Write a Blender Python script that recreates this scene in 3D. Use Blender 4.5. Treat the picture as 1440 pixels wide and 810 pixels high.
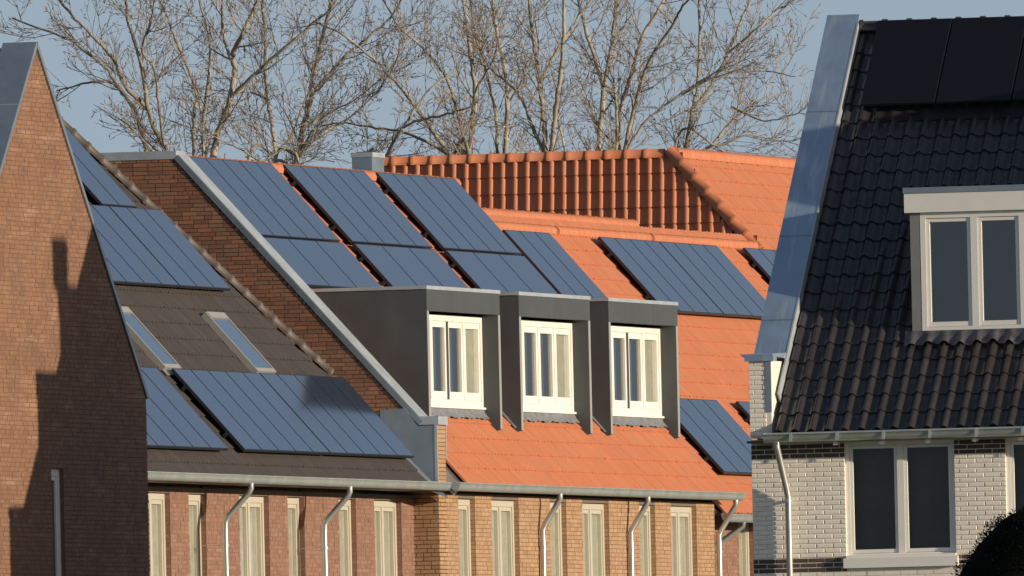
import bpy, bmesh, math, random
import numpy as np
from mathutils import Vector, Matrix, Quaternion

for o in list(bpy.data.objects): bpy.data.objects.remove(o)
sc = bpy.context.scene
COL = sc.collection
rnd = random.Random(7)
R_ = math.radians

# ------------------------------------------------------------------ camera
F_PX = 36000.0                      # focal length in pixels of a 1440-wide picture (900 mm on a 36 mm sensor)
TH, PH, RHO = 0.247482, 0.022748, 0.022868
CAM = np.array([94.6437, -355.7442, 1.70])
cF = np.array([-math.sin(TH)*math.cos(PH), math.cos(TH)*math.cos(PH), math.sin(PH)])
cR = np.array([math.cos(TH), math.sin(TH), 0.0]); cU = np.cross(cR, cF)
cR, cU = (math.cos(RHO)*cR - math.sin(RHO)*cU, math.sin(RHO)*cR + math.cos(RHO)*cU)
cam = bpy.data.cameras.new('camera'); camo = bpy.data.objects.new('camera', cam); COL.objects.link(camo)
m = Matrix.Identity(4)
for i in range(3):
    m[i][0] = cR[i]; m[i][1] = cU[i]; m[i][2] = -cF[i]; m[i][3] = CAM[i]
camo.matrix_world = m
cam.sensor_width = 36; cam.lens = 900; cam.clip_start = 1; cam.clip_end = 6000
sc.camera = camo

# ------------------------------------------------------------------ sky, sun, exposure
SUN_A, SUN_E = R_(12.7), R_(8.9)    # sun: right of the view, low
S_DIR = Vector((math.cos(SUN_E)*math.cos(SUN_A), -math.cos(SUN_E)*math.sin(SUN_A), math.sin(SUN_E)))
world = bpy.data.worlds.new('World'); sc.world = world; world.use_nodes = True
nt = world.node_tree; nt.nodes.clear()
sky = nt.nodes.new('ShaderNodeTexSky'); sky.sky_type = 'NISHITA'; sky.sun_disc = False
sky.sun_elevation = SUN_E
sky.sun_rotation = math.atan2(S_DIR.x, S_DIR.y)
sky.air_density = 1.0; sky.dust_density = 0.7; sky.ozone_density = 1.5
bg = nt.nodes.new('ShaderNodeBackground'); bg.inputs['Strength'].default_value = 0.15
wo = nt.nodes.new('ShaderNodeOutputWorld')
tcw = nt.nodes.new('ShaderNodeTexCoord'); va = nt.nodes.new('ShaderNodeVectorMath'); va.operation = 'ADD'; va.inputs[1].default_value = (0, 0, .24)
vn = nt.nodes.new('ShaderNodeVectorMath'); vn.operation = 'NORMALIZE'        # the clear air a little above the horizon murk, all round
nt.links.new(tcw.outputs['Generated'], va.inputs[0]); nt.links.new(va.outputs[0], vn.inputs[0]); nt.links.new(vn.outputs[0], sky.inputs['Vector'])
tint = nt.nodes.new('ShaderNodeVectorMath'); tint.operation = 'MULTIPLY'; tint.inputs[1].default_value = (1.56, 1.24, 1.13)
nt.links.new(sky.outputs[0], tint.inputs[0]); nt.links.new(tint.outputs[0], bg.inputs[0]); nt.links.new(bg.outputs[0], wo.inputs[0])
sl = bpy.data.lights.new('sun', 'SUN'); sl.energy = 5.0; sl.angle = R_(0.53); sl.color = (1.0, 0.86, 0.68)
so = bpy.data.objects.new('sun', sl); COL.objects.link(so); so.location = (60, -40, 60)
so.rotation_euler = S_DIR.to_track_quat('Z', 'Y').to_euler()
vs = sc.view_settings; vs.view_transform = 'Standard'; vs.look = 'None'; vs.exposure = 0.0; vs.gamma = 1.0
vs.use_curve_mapping = False

# ------------------------------------------------------------------ pixel -> point helpers (a pixel gives a direction, the plane gives the distance)
def ray(x, y): return cF + cR*(x-720)/F_PX - cU*(y-405)/F_PX
def hit(x, y, P, n):
    d = ray(x, y); P = np.array(P, float); n = np.array(n, float)
    return CAM + d*((P-CAM)@n/(d@n))
def onX(x, y, X): return hit(x, y, (X, 0, 0), (1, 0, 0))
def onY(x, y, Y): return hit(x, y, (0, Y, 0), (0, 1, 0))
AL = 0.850238; ca, sa = math.cos(AL), math.sin(AL)
ZR = 12.0747
NP = np.array([sa, 0, ca]); DP = np.array([ca, 0, -sa]); O0 = np.array([0, 0, ZR])
def RP(s, t, off=0.0):              # point of the long row's front roof slope: along the row, down the slope, off the slope
    return O0 + DP*t + NP*off + np.array([0, s, 0])
def onP(x, y, off=0.0):
    q = hit(x, y, O0+NP*off, NP); return q[1], float((q-O0)@DP)

# ------------------------------------------------------------------ materials
MATS = {}
def N(nt, t, **k):
    n = nt.nodes.new(t)
    for a, b in k.items(): setattr(n, a, b)
    return n
def mat(name, col, rough=0.7, metal=0.0, spec=0.5, vary=0.0, hue=None, nscale=8.0, namt=0.25, bump=0.0, bscale=60.0, stain=None, coat=0.0, rvar=0.0):
    """principled; vary = per-piece brightness spread; hue = second colour mixed in per piece; namt = noise mottling"""
    mt = bpy.data.materials.new(name); mt.use_nodes = True; t = mt.node_tree; b = t.nodes['Principled BSDF']; L = t.links.new
    b.inputs['Roughness'].default_value = rough; b.inputs['Metallic'].default_value = metal
    b.inputs['Specular IOR Level'].default_value = spec
    if coat: b.inputs['Coat Weight'].default_value = coat; b.inputs['Coat Roughness'].default_value = 0.08
    tc = N(t, 'ShaderNodeNewGeometry')
    rgb = N(t, 'ShaderNodeRGB'); rgb.outputs[0].default_value = (*col, 1); cur = rgb.outputs[0]
    if vary or hue:
        oi = N(t, 'ShaderNodeObjectInfo')
        ad = N(t, 'ShaderNodeMath', operation='ADD'); L(tc.outputs['Random Per Island'], ad.inputs[0]); L(oi.outputs['Random'], ad.inputs[1])
        fr = N(t, 'ShaderNodeMath', operation='FRACT'); L(ad.outputs[0], fr.inputs[0])
        if hue:
            mx = N(t, 'ShaderNodeMix', data_type='RGBA'); mx.inputs[7].default_value = (*hue, 1)
            m2 = N(t, 'ShaderNodeMath', operation='MULTIPLY'); m2.inputs[1].default_value = 7.13; L(fr.outputs[0], m2.inputs[0])
            f2 = N(t, 'ShaderNodeMath', operation='FRACT'); L(m2.outputs[0], f2.inputs[0])
            pw = N(t, 'ShaderNodeMath', operation='POWER'); pw.inputs[1].default_value = 2.2; L(f2.outputs[0], pw.inputs[0])
            L(pw.outputs[0], mx.inputs[0]); L(cur, mx.inputs[6]); cur = mx.outputs[2]
        if vary:
            mr = N(t, 'ShaderNodeMapRange'); mr.inputs[3].default_value = 1-vary; mr.inputs[4].default_value = 1+vary
            L(fr.outputs[0], mr.inputs[0])
            vm = N(t, 'ShaderNodeVectorMath', operation='SCALE'); L(cur, vm.inputs[0]); L(mr.outputs[0], vm.inputs['Scale']); cur = vm.outputs[0]
    if namt:
        nz = N(t, 'ShaderNodeTexNoise'); nz.inputs['Scale'].default_value = nscale; nz.inputs['Detail'].default_value = 6; nz.inputs['Roughness'].default_value = .65
        L(tc.outputs['Position'], nz.inputs['Vector'])
        mr = N(t, 'ShaderNodeMapRange'); mr.inputs[1].default_value = .3; mr.inputs[2].default_value = .7
        mr.inputs[3].default_value = 1-namt; mr.inputs[4].default_value = 1+namt; L(nz.outputs[0], mr.inputs[0])
        vm = N(t, 'ShaderNodeVectorMath', operation='SCALE'); L(cur, vm.inputs[0]); L(mr.outputs[0], vm.inputs['Scale']); cur = vm.outputs[0]
        if rvar:
            m3 = N(t, 'ShaderNodeMapRange'); m3.inputs[1].default_value = .3; m3.inputs[2].default_value = .7
            m3.inputs[3].default_value = rough-rvar; m3.inputs[4].default_value = rough+rvar; L(nz.outputs[0], m3.inputs[0]); L(m3.outputs[0], b.inputs['Roughness'])
    if stain:                       # (colour, scale vector, threshold, amount): weathering with a shape of its own
        scol, svec, thr, amt = stain
        mp = N(t, 'ShaderNodeMapping'); mp.inputs['Scale'].default_value = svec; L(tc.outputs['Position'], mp.inputs[0])
        nz = N(t, 'ShaderNodeTexNoise'); nz.inputs['Scale'].default_value = 1.0; nz.inputs['Detail'].default_value = 5; L(mp.outputs[0], nz.inputs['Vector'])
        mr = N(t, 'ShaderNodeMapRange'); mr.inputs[1].default_value = thr; mr.inputs[2].default_value = thr+.12; mr.inputs[4].default_value = amt; L(nz.outputs[0], mr.inputs[0])
        mx = N(t, 'ShaderNodeMix', data_type='RGBA'); mx.inputs[7].default_value = (*scol, 1); L(mr.outputs[0], mx.inputs[0]); L(cur, mx.inputs[6]); cur = mx.outputs[2]
    L(cur, b.inputs['Base Color'])
    if bump:
        nz = N(t, 'ShaderNodeTexNoise'); nz.inputs['Scale'].default_value = bscale; nz.inputs['Detail'].default_value = 4; L(tc.outputs['Position'], nz.inputs['Vector'])
        bp = N(t, 'ShaderNodeBump'); bp.inputs['Strength'].default_value = bump; bp.inputs['Distance'].default_value = .01
        L(nz.outputs[0], bp.inputs['Height']); L(bp.outputs[0], b.inputs['Normal'])
    MATS[name] = mt
    return mt
def glass_mat(name, tint=(.74, .77, .75), refl=1.0, ior=1.6):
    mt = bpy.data.materials.new(name); mt.use_nodes = True; t = mt.node_tree; t.nodes.clear(); L = t.links.new
    out = N(t, 'ShaderNodeOutputMaterial'); tr = N(t, 'ShaderNodeBsdfTransparent'); tr.inputs[0].default_value = (*tint, 1)
    gl = N(t, 'ShaderNodeBsdfGlossy'); gl.inputs['Roughness'].default_value = .02; gl.inputs[0].default_value = (refl, refl, refl, 1)
    fr = N(t, 'ShaderNodeFresnel'); fr.inputs[0].default_value = ior
    geo = N(t, 'ShaderNodeNewGeometry'); nz = N(t, 'ShaderNodeTexNoise'); nz.inputs['Scale'].default_value = 1.4; L(geo.outputs['Position'], nz.inputs['Vector'])
    bp = N(t, 'ShaderNodeBump'); bp.inputs['Strength'].default_value = .05; bp.inputs['Distance'].default_value = .02; L(nz.outputs[0], bp.inputs['Height']); L(bp.outputs[0], gl.inputs['Normal'])
    mx = N(t, 'ShaderNodeMixShader'); L(fr.outputs[0], mx.inputs[0]); L(tr.outputs[0], mx.inputs[1]); L(gl.outputs[0], mx.inputs[2]); L(mx.outputs[0], out.inputs[0])
    MATS[name] = mt
def panel_mat(name, col, rough, spec):
    mt = mat(name, col, rough=rough, spec=spec, namt=.08, nscale=.8, vary=.06, rvar=.015, coat=1.0)
    b = mt.node_tree.nodes['Principled BSDF']; b.inputs['Coat Roughness'].default_value = rough
    return mt

mat('orange_tile', (.495, .168, .076), rough=.62, vary=.032, hue=(.48, .18, .09), namt=.06, nscale=2.5, spec=.35)
mat('brown_tile', (.058, .048, .041), rough=.6, vary=.03, hue=(.066, .054, .046), namt=.08, nscale=3, spec=.35)
mat('brown_hip', (.12, .095, .078), rough=.55, vary=.10, namt=.15, nscale=5)
mat('dark_tile', (.034, .030, .030), rough=.24, vary=.15, namt=.2, nscale=5, spec=.5)
mat('mortar', (.17, .125, .09), rough=.9, namt=.2, nscale=20)
mat('mortar_left', (.15, .085, .06), rough=.9, namt=.2, nscale=20)
mat('mortar_dark', (.10, .075, .06), rough=.9, namt=.2, nscale=20)
mat('mortar_white', (.74, .68, .58), rough=.9, namt=.12, nscale=20)
mat('brick_yellow', (.40, .238, .125), rough=.85, vary=.11, hue=(.34, .20, .105), namt=.12, nscale=30, bump=.25, bscale=150)
mat('brick_red', (.245, .122, .078), rough=.85, vary=.11, hue=(.275, .15, .098), namt=.12, nscale=30, bump=.25, bscale=150)
mat('brick_gable', (.27, .115, .06), rough=.85, vary=.22, hue=(.20, .11, .065), namt=.14, nscale=30, bump=.25, bscale=150)
mat('brick_left', (.228, .115, .062), rough=.85, vary=.09, hue=(.195, .10, .058), namt=.18, nscale=1.6, bump=.2, bscale=150,
    stain=((.42, .28, .18), (2.2, .9, 7.0), .57, .32))
mat('brick_white', (.88, .80, .67), rough=.7, vary=.05, namt=.05, nscale=12, bump=.3, bscale=120)
mat('brick_band', (.085, .055, .042), rough=.8, vary=.25, namt=.15, nscale=30, bump=.2, bscale=150)
mat('zinc', (.36, .41, .44), rough=.38, metal=.75, namt=.10, nscale=2.5, rvar=.08, stain=((.50, .54, .54), (4, 4, .6), .58, .35))
mat('zinc_bright', (.36, .47, .58), rough=.5, metal=.65, namt=.10, nscale=2.5, rvar=.06, stain=((.66, .70, .70), (9, 1.2, 1.2), .56, .5))
mat('zinc_pale', (.42, .46, .47), rough=.5, metal=.35, namt=.10, nscale=3, rvar=.08)
mat('gutter_zinc', (.44, .48, .45), rough=.42, metal=.45, namt=.10, nscale=4, rvar=.08)
mat('pipe_zinc', (.58, .58, .55), rough=.32, metal=.75, namt=.08, nscale=5)
mat('lead', (.26, .262, .262), rough=.5, metal=.3, namt=.35, nscale=9, bump=.6, bscale=14)
mat('anthracite', (.066, .074, .076), rough=.62, namt=.10, nscale=2.2, spec=.3, stain=((.10, .105, .10), (3, 5, .5), .58, .35))
mat('lead_dark', (.10, .10, .105), rough=.45, metal=.3, namt=.4, nscale=9, bump=.4, bscale=14)
mat('anthracite_trim', (.30, .31, .30), rough=.5, namt=.05)
mat('cream', (.80, .78, .69), rough=.45, namt=.03, nscale=4)
mat('khaki_frame', (.50, .46, .36), rough=.5, namt=.04, nscale=4)
mat('white_frame', (.80, .77, .69), rough=.45, namt=.03, nscale=4)
mat('grey_cheek', (.22, .22, .21), rough=.6, namt=.06)
mat('dark_post', (.06, .06, .058), rough=.5, namt=.05)
mat('room', (.075, .066, .060), rough=.9, namt=.3, nscale=1.3)
mat('curtain', (.52, .49, .42), rough=.9, namt=.12, nscale=6)
panel_mat('pv_glass', (.004, .017, .056), .09, 1.0)
mat('pv_frame', (.016, .017, .020), rough=.45, namt=0)
mat('pv_black', (.008, .008, .011), rough=.20, spec=.30, namt=.1, nscale=2, rvar=.04)
mat('skylight_glass', (.05, .10, .17), rough=.04, spec=1.0, namt=0, coat=1.0)
mat('skylight_frame', (.30, .29, .26), rough=.5, namt=.05)
mat('bark', (.34, .30, .23), rough=.9, namt=.45, nscale=3.5, hue=(.25, .22, .165), bump=.5, bscale=30)
mat('twig', (.28, .225, .175), rough=.9, namt=.35, nscale=2.5)
mat('evergreen', (.006, .007, .005), rough=1.0, spec=.05, vary=.5, namt=.3, nscale=3)  # dark foliage blackened further: the shade on the crown is put into its colour
mat('evergreen_wood', (.06, .045, .03), rough=.9)
mat('ground', (.10, .11, .06), rough=.95, namt=.4, nscale=.4)
mat('paving', (.20, .19, .18), rough=.9, namt=.2, nscale=1.2)
mat('plain_wall', (.34, .22, .14), rough=.9, namt=.2, nscale=2)
glass_mat('glass'); glass_mat('glass_dark', (.5, .55, .55), ior=1.45); glass_mat('glass_double', (.6, .65, .64), ior=2.1)

# ------------------------------------------------------------------ mesh helpers
class MB:
    def __init__(s): s.v = []; s.f = []; s.sm = []
    def add(s, V, Fs, smooth=False):
        n = len(s.v); s.v.extend([tuple(map(float, q)) for q in V])
        s.f.extend([tuple(i+n for i in q) for q in Fs]); s.sm.extend([smooth]*len(Fs)); return s
    def hexa(s, c):                 # 8 corners, bottom ring then top ring
        c = [np.array(q, float) for q in c]
        fs = [(0, 3, 2, 1), (4, 5, 6, 7), (0, 1, 5, 4), (1, 2, 6, 5), (2, 3, 7, 6), (3, 0, 4, 7)]
        if np.dot(np.cross(c[1]-c[0], c[3]-c[0]), c[4]-c[0]) < 0: fs = [q[::-1] for q in fs]
        return s.add(c, fs)
    def box(s, x0, x1, y0, y1, z0, z1):
        return s.hexa([(x0, y0, z0), (x1, y0, z0), (x1, y1, z0), (x0, y1, z0), (x0, y0, z1), (x1, y0, z1), (x1, y1, z1), (x0, y1, z1)])
    def slab(s, s0, s1, t0, t1, o0, o1):     # box aligned with the long row's roof slope
        return s.hexa([RP(s0, t0, o0), RP(s1, t0, o0), RP(s1, t1, o0), RP(s0, t1, o0), RP(s0, t0, o1), RP(s1, t0, o1), RP(s1, t1, o1), RP(s0, t1, o1)])
    def prism(s, poly, ax, a0, a1):          # polygon (2D) extruded along axis 0/1/2
        def P(q, a):
            if ax == 0: return (a, q[0], q[1])
            if ax == 1: return (q[0], a, q[1])
            return (q[0], q[1], a)
        n = len(poly); V = [P(q, a0) for q in poly]+[P(q, a1) for q in poly]
        fs = [tuple(range(n))[::-1], tuple(range(n, 2*n))]+[(i, (i+1) % n, n+(i+1) % n, n+i) for i in range(n)]
        ar = sum(poly[i][0]*poly[(i+1) % n][1]-poly[(i+1) % n][0]*poly[i][1] for i in range(n))
        if (ar < 0) != (ax == 1): fs = [q[::-1] for q in fs]
        if a1 < a0: fs = [q[::-1] for q in fs]
        return s.add(V, fs)
    def tube(s, pts, rad, n=8, caps=True, smooth=True):
        pts = [np.array(p, float) for p in pts]; k = len(pts)
        if not hasattr(rad, '__len__'): rad = [rad]*k
        V = []; Fs = []; u = None
        for i, p in enumerate(pts):
            d = pts[min(i+1, k-1)]-pts[max(i-1, 0)]; d = d/(np.linalg.norm(d)+1e-9)
            if u is None: u = np.cross(d, (0.31, 0.2, 0.93) if abs(d[2]) < .9 else (1, 0.1, 0))
            u = u-d*(u@d); u = u/(np.linalg.norm(u)+1e-9); w = np.cross(d, u)
            for j in range(n):
                a = 2*math.pi*j/n; V.append(p+rad[i]*(math.cos(a)*u+math.sin(a)*w))
        for i in range(k-1):
            for j in range(n): Fs.append((i*n+j, i*n+(j+1) % n, (i+1)*n+(j+1) % n, (i+1)*n+j))
        s.add(V, Fs, smooth)
        if caps and n > 2: s.add(V[:n], [tuple(range(n))[::-1]]); s.add(V[-n:], [tuple(range(n))])
        return s
    def mesh(s, name, m):
        me = bpy.data.meshes.new(name); me.from_pydata(s.v, [], s.f)
        me.polygons.foreach_set('use_smooth', s.sm); me.materials.append(MATS[m]); me.update(); return me
    def build(s, name, m, parent=None, label=None, kind=None):
        o = bpy.data.objects.new(name, s.mesh(name, m)); COL.objects.link(o); o.parent = parent
        if label: o['label'] = label
        if kind: o['kind'] = kind
        return o
def thing(name, label, cat, loc=(0, 0, 0), group=None):
    o = bpy.data.objects.new(name, None); COL.objects.link(o); o.location = loc; o.empty_display_size = .5
    o['label'] = label; o['category'] = cat
    if group: o['group'] = group
    return o
def attach(o, parent):              # parent keeping world coordinates (parents are unrotated empties or meshes at the origin)
    o.parent = parent
    o.matrix_parent_inverse = Matrix.Translation(-Vector(parent.location))
    return o
def part(mb, name, m, parent, label=None, kind=None):
    o = mb.build(name, m, None, label, kind)
    if parent is not None: attach(o, parent)
    return o
class Wm:                            # wall frame: a along the wall, d outwards, z up
    def __init__(s, kind, base): s.k = kind; s.b = base
    def P(s, a, d, z): return (s.b+d, a, z) if s.k == 'X' else (a, s.b-d, z)
    def box(s, mb, a0, a1, d0, d1, z0, z1):
        P = s.P
        return mb.hexa([P(a0, d0, z0), P(a1, d0, z0), P(a1, d1, z0), P(a0, d1, z0), P(a0, d0, z1), P(a1, d0, z1), P(a1, d1, z1), P(a0, d1, z1)])

def bricks(intervals, z0, z1, seed, L=.21, H=.05, J=.01, half=False):
    """list of (a0, a1, zb): running bond with the odd half brick, clipped to intervals(z)"""
    r = random.Random(seed); out = []; k = 0; z = z0
    while z+H <= z1:
        for (a, b) in intervals(z+H/2):
            x = a-(r.choice((0, .055, .11, .165)) if not half else (k % 2)*(L+J)/2+.04)
            while x < b-.005:
                l = L if half or r.random() > .12 else .10
                p0, p1 = max(x, a), min(x+l, b)
                if p1-p0 > .025: out.append((p0, p1, z))
                x += l+J
        z += H+J; k += 1
    return out
def bricks_mesh(wm, lst, d0, d1, H=.05, seed=1):
    mb = MB(); r = random.Random(seed); P = wm.P
    for (a, b, z) in lst:
        d = d1+r.uniform(-.0025, .0025)
        V = [P(a, d0, z), P(b, d0, z), P(b, d0, z+H), P(a, d0, z+H), P(a, d, z), P(b, d, z), P(b, d, z+H), P(a, d, z+H)]
        Fs = [(4, 5, 6, 7), (0, 1, 5, 4), (1, 2, 6, 5), (2, 3, 7, 6), (3, 0, 4, 7)]
        if wm.k == 'Y': Fs = Fs
        mb.add(V, Fs)
    return mb

PROF = [(0, .030), (.06, .042), (.14, .046), (.22, .040), (.30, .018), (.40, .003), (.62, .0), (.82, .006), (.94, .018), (1.0, .030)]
PROF_LO = [(0, .0160), (.12, .0137), (.25, .008), (.38, .0023), (.5, 0), (.62, .0023), (.75, .008), (.88, .0137), (1.0, .0160)]
PROF_R = [(0, .020), (.07, .042), (.16, .056), (.26, .056), (.36, .040), (.46, .016), (.58, .003), (.76, .0), (.90, .006), (1.0, .020)]
PROF_B = [(0, .020), (.05, .040), (.14, .054), (.26, .058), (.38, .052), (.46, .036), (.50, .010), (.56, .002), (.78, .0), (.93, .004), (1.0, .020)]
def tile_geo(org, ux, dn, nn, w, h, prof, lap=.05, lift=.028, thick=.032, nose=1.0):
    """one roof tile: top-left corner org, across ux, down dn, normal nn"""
    org = np.array(org); V = []; Fs = []; k = len(prof)
    for (fx, hz) in prof: V.append(org+ux*fx*w-dn*lap+nn*(hz-.004))
    for (fx, hz) in prof: V.append(org+ux*fx*w+dn*h+nn*(hz*nose+lift))
    Fs += [(i, k+i, k+i+1, i+1) for i in range(k-1)]
    V += [V[k+i].copy() for i in range(k)]
    V += [org+ux*prof[i][0]*w+dn*h+nn*(prof[i][1]-.003) for i in range(k)]
    Fs2 = [(2*k+i, 3*k+i, 3*k+i+1, 2*k+i+1) for i in range(k-1)]
    return V, Fs, Fs2
def tile_field(mb, org, ux, dn, nn, cols, rows, w, h, prof=PROF_LO, mask=None, seed=3):
    r = random.Random(seed); ux, dn, nn, org = map(np.array, (ux, dn, nn, org))
    for j in rows:
        for i in cols:
            if mask and not mask(i, j): continue
            o = org+ux*(i*w)+dn*(j*h+r.uniform(-.004, .004))+nn*r.uniform(-.001, .001)
            V, a, b = tile_geo(o, ux, dn, nn, w*1.01, h, prof, nose=1.6, lift=.014)
            mb.add(V, a, True); n = len(V)
            # front edge reuses the same vertex block
            mb.f.extend([tuple(q+len(mb.v)-n for q in f) for f in b]); mb.sm.extend([False]*len(b))
    return mb
def half_tube(mb, p0, p1, up, r, seg=8, flare=1.12, thick=None):
    """a ridge/hip cap tile: half round from p0 to p1 with a raised collar at the p1 end"""
    p0, p1, up = map(lambda q: np.array(q, float), (p0, p1, up)); d = p1-p0; L = np.linalg.norm(d); d = d/L
    up = up-d*(up@d); up /= np.linalg.norm(up); sd = np.cross(d, up)
    st = [(0, 1.0), (.80, 1.0), (.82, flare), (1.0, flare)]
    V = []; Fs = []
    for (f, k) in st:
        for j in range(seg+1):
            a = math.pi*(j/seg*1.16-.08); V.append(p0+d*L*f+r*k*(math.cos(a)*sd+math.sin(a)*up))
    n = seg+1
    for i in range(len(st)-1):
        for j in range(seg): Fs.append((i*n+j, (i+1)*n+j, (i+1)*n+j+1, i*n+j+1))
    mb.add(V, Fs, True); mb.add(V[-n:], [tuple(range(n))]); mb.add(V[:n], [tuple(range(n))[::-1]])
    return mb
def gutter(mb, p0, p1, outward, r=.075):
    """half-round gutter with a beaded lip, running p0..p1 (centre of its open top)"""
    p0, p1, ow = map(lambda q: np.array(q, float), (p0, p1, outward)); zz = np.array([0, 0, 1.0])
    prof = [(-r, .03)]+[(-r*math.cos(a), -r*1.35*math.sin(a)) for a in np.linspace(0, math.pi, 9)]+[(r+.012, .004), (r+.012, .016), (r-.004, .016)]
    V = [p0+ow*a+zz*b for a, b in prof]+[p1+ow*a+zz*b for a, b in prof]; n = len(prof)
    mb.add(V, [(i, i+1, n+i+1, n+i) for i in range(n-1)], True)
    mb.add([V[i] for i in range(n)], [tuple(range(n))]); mb.add([V[n+i] for i in range(n)], [tuple(range(n))[::-1]])
    return mb

# ------------------------------------------------------------------ the ground
g = MB(); g.add([(-3000, -3000, 0), (3000, -3000, 0), (3000, 3000, 0), (-3000, 3000, 0)], [(0, 1, 2, 3)])
go = g.build('ground', 'ground'); go['kind'] = 'structure'
g = MB(); g.add([(4.6, -34, .004), (11, -34, .004), (11, 60, .004), (4.6, 60, .004)], [(0, 1, 2, 3)])
go = g.build('pavement', 'paving'); go['kind'] = 'structure'

# ================================================================== the long row
TW, THH = .20, .305                 # tile cover width and gauge
T_OFF = -.135                       # tiles lie this far under the solar panels' face
def window(parent, wm, a0, a1, z0, z1, d, lights, fm='khaki_frame', fw=.085, sash=.055, glass='glass_dark', post=None, curtain=(), roomd=.5, name='window'):
    """recessed window: outer frame, posts, a sash and a pane for each light, a dark room behind"""
    f = MB(); wm.box(f, a0, a0+fw, d-.07, d, z0, z1); wm.box(f, a1-fw, a1, d-.07, d, z0, z1)
    wm.box(f, a0+fw, a1-fw, d-.07, d-.001, z1-fw, z1); wm.box(f, a0+fw, a1-fw, d-.07, d-.001, z0, z0+fw)
    W = (a1-a0-2*fw); ed = [a0+fw+W*q for q in lights]
    fo = part(f, name, fm, parent)
    for q, e in enumerate(ed[1:-1]):
        pm = MB(); wm.box(pm, e-.045, e+.045, d-.068, d-.002, z0+fw, z1-fw); part(pm, 'post', post if post and q == (len(ed)-2)//2 else fm, fo)
    for i in range(len(ed)-1):
        b0 = ed[i]+(.045 if i else 0)+.004; b1 = ed[i+1]-(.045 if i < len(ed)-2 else 0)-.004; c0, c1 = z0+fw+.004, z1-fw-.004
        s = MB(); wm.box(s, b0, b0+sash, d-.075, d-.015, c0, c1); wm.box(s, b1-sash, b1, d-.075, d-.015, c0, c1)
        wm.box(s, b0+sash, b1-sash, d-.075, d-.016, c1-sash, c1); wm.box(s, b0+sash, b1-sash, d-.075, d-.016, c0, c0+sash*1.3)
        part(s, 'sash', fm, fo)
        p = MB(); q_ = (b0+sash-.005, b1-sash+.005, c0+sash, c1-sash+.005); p.add([wm.P(q_[0], d-.05, q_[2]), wm.P(q_[1], d-.05, q_[2]), wm.P(q_[1], d-.05, q_[3]), wm.P(q_[0], d-.05, q_[3])], [(0, 1, 2, 3)]); part(p, 'pane', glass, fo)
        if i in curtain:
            c = MB(); n = 14; V = []
            for k in range(n+1):
                a = b0+sash*.5+(b1-b0-sash)*k/n; dd = d-.064-.007*(k % 2)
                V += [wm.P(a, dd, c0), wm.P(a, dd, c1)]
            c.add(V, [(2*k, 2*k+2, 2*k+3, 2*k+1) for k in range(n)], True); part(c, 'curtain', 'curtain', fo)
    r = MB(); d1 = d-roomd; e = .06
    A = [wm.P(a0+e, d-.08, z0+e), wm.P(a1-e, d-.08, z0+e), wm.P(a1-e, d-.08, z1-e), wm.P(a0+e, d-.08, z1-e)]
    B = [wm.P(a0+e, d1, z0+e), wm.P(a1-e, d1, z0+e), wm.P(a1-e, d1, z1-e), wm.P(a0+e, d1, z1-e)]
    r.add(A+B, [(4, 5, 6, 7), (0, 1, 5, 4), (1, 2, 6, 5), (2, 3, 7, 6), (3, 0, 4, 7)]); part(r, 'room_lining', 'room', fo)
    return fo

def facade(h, wm, a0, a1, ops, ztop, bm, zb=4.9, recess=.075, skin=.10, mortar='mortar', seed=1):
    """brick skin with openings ops=[(a0,a1,z0,z1)] above zb; a plain wall below"""
    ops = sorted(ops); e = .008
    mb = MB(); x = a0
    for (o0, o1, oz0, oz1) in ops:
        if o0 > x: wm.box(mb, x, o0, -skin-.2, -e, 0, ztop)
        wm.box(mb, o0, o1, -skin-.2, -e, 0, oz0)
        if oz1 < ztop-.01: wm.box(mb, o0, o1, -skin-.2, -e, oz1, ztop)
        x = o1
    if x < a1: wm.box(mb, x, a1, -skin-.2, -e, 0, ztop)
    part(mb, 'wall', mortar, h)
    def iv(z):
        out = []; x = a0
        for (o0, o1, oz0, oz1) in ops:
            if oz0-.03 < z < oz1+.03: out.append((x, o0)); x = o1
        out.append((x, a1)); return [q for q in out if q[1]-q[0] > .02]
    part(bricks_mesh(wm, bricks(iv, zb, ztop-.01, seed), -e-.004, 0, seed=seed), 'brickwork', bm, h, kind='stuff')
    # the brick ends inside the reveals
    rv = MB()
    for (o0, o1, oz0, oz1) in ops:
        z = zb
        while z+.05 < min(oz1, ztop-.01):
            if z > oz0:
                wm.box(rv, o1-.004, o1+.004, -recess-.02, -.012, z, z+.05); wm.box(rv, o0-.004, o0+.004, -recess-.02, -.012, z, z+.05)
            z += .06
    if rv.v: part(rv, 'reveal_brickwork', bm, h, kind='stuff')
    low = MB(); wm.box(low, a0, a1, -.02, -.004, 0, zb-.005) if not ops else None
    if low.v: part(low, 'lower_wall', bm, h)

def roof_part(h, s0, s1, t0, t1, off, m, name='roof_tiles', seed=1, tmask=None, deck=None):
    """tiled slope of one house with its boarding underneath"""
    dk = MB()
    for (b0, b1, c0, c1) in (deck or [(s0, s1, t0, t1-.06)]): dk.slab(b0, b1, c0, c1, off-.12, off-.03); part(dk, 'roof_boarding', 'room', h)
    n = int(round((s1-s0)/TW)); w = (s1-s0)/n; rows = int(math.ceil((t1-t0)/THH)); top = t1-rows*THH
    mb = MB(); tile_field(mb, RP(s0, top, off), (0, 1, 0), DP, NP, range(n), range(rows), w, THH, mask=(lambda i, j: tmask(s0+i*w, top+j*THH)) if tmask else None, seed=seed)
    return part(mb, name, m, h, kind='stuff')

XF = 3.80                            # orange facade
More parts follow.
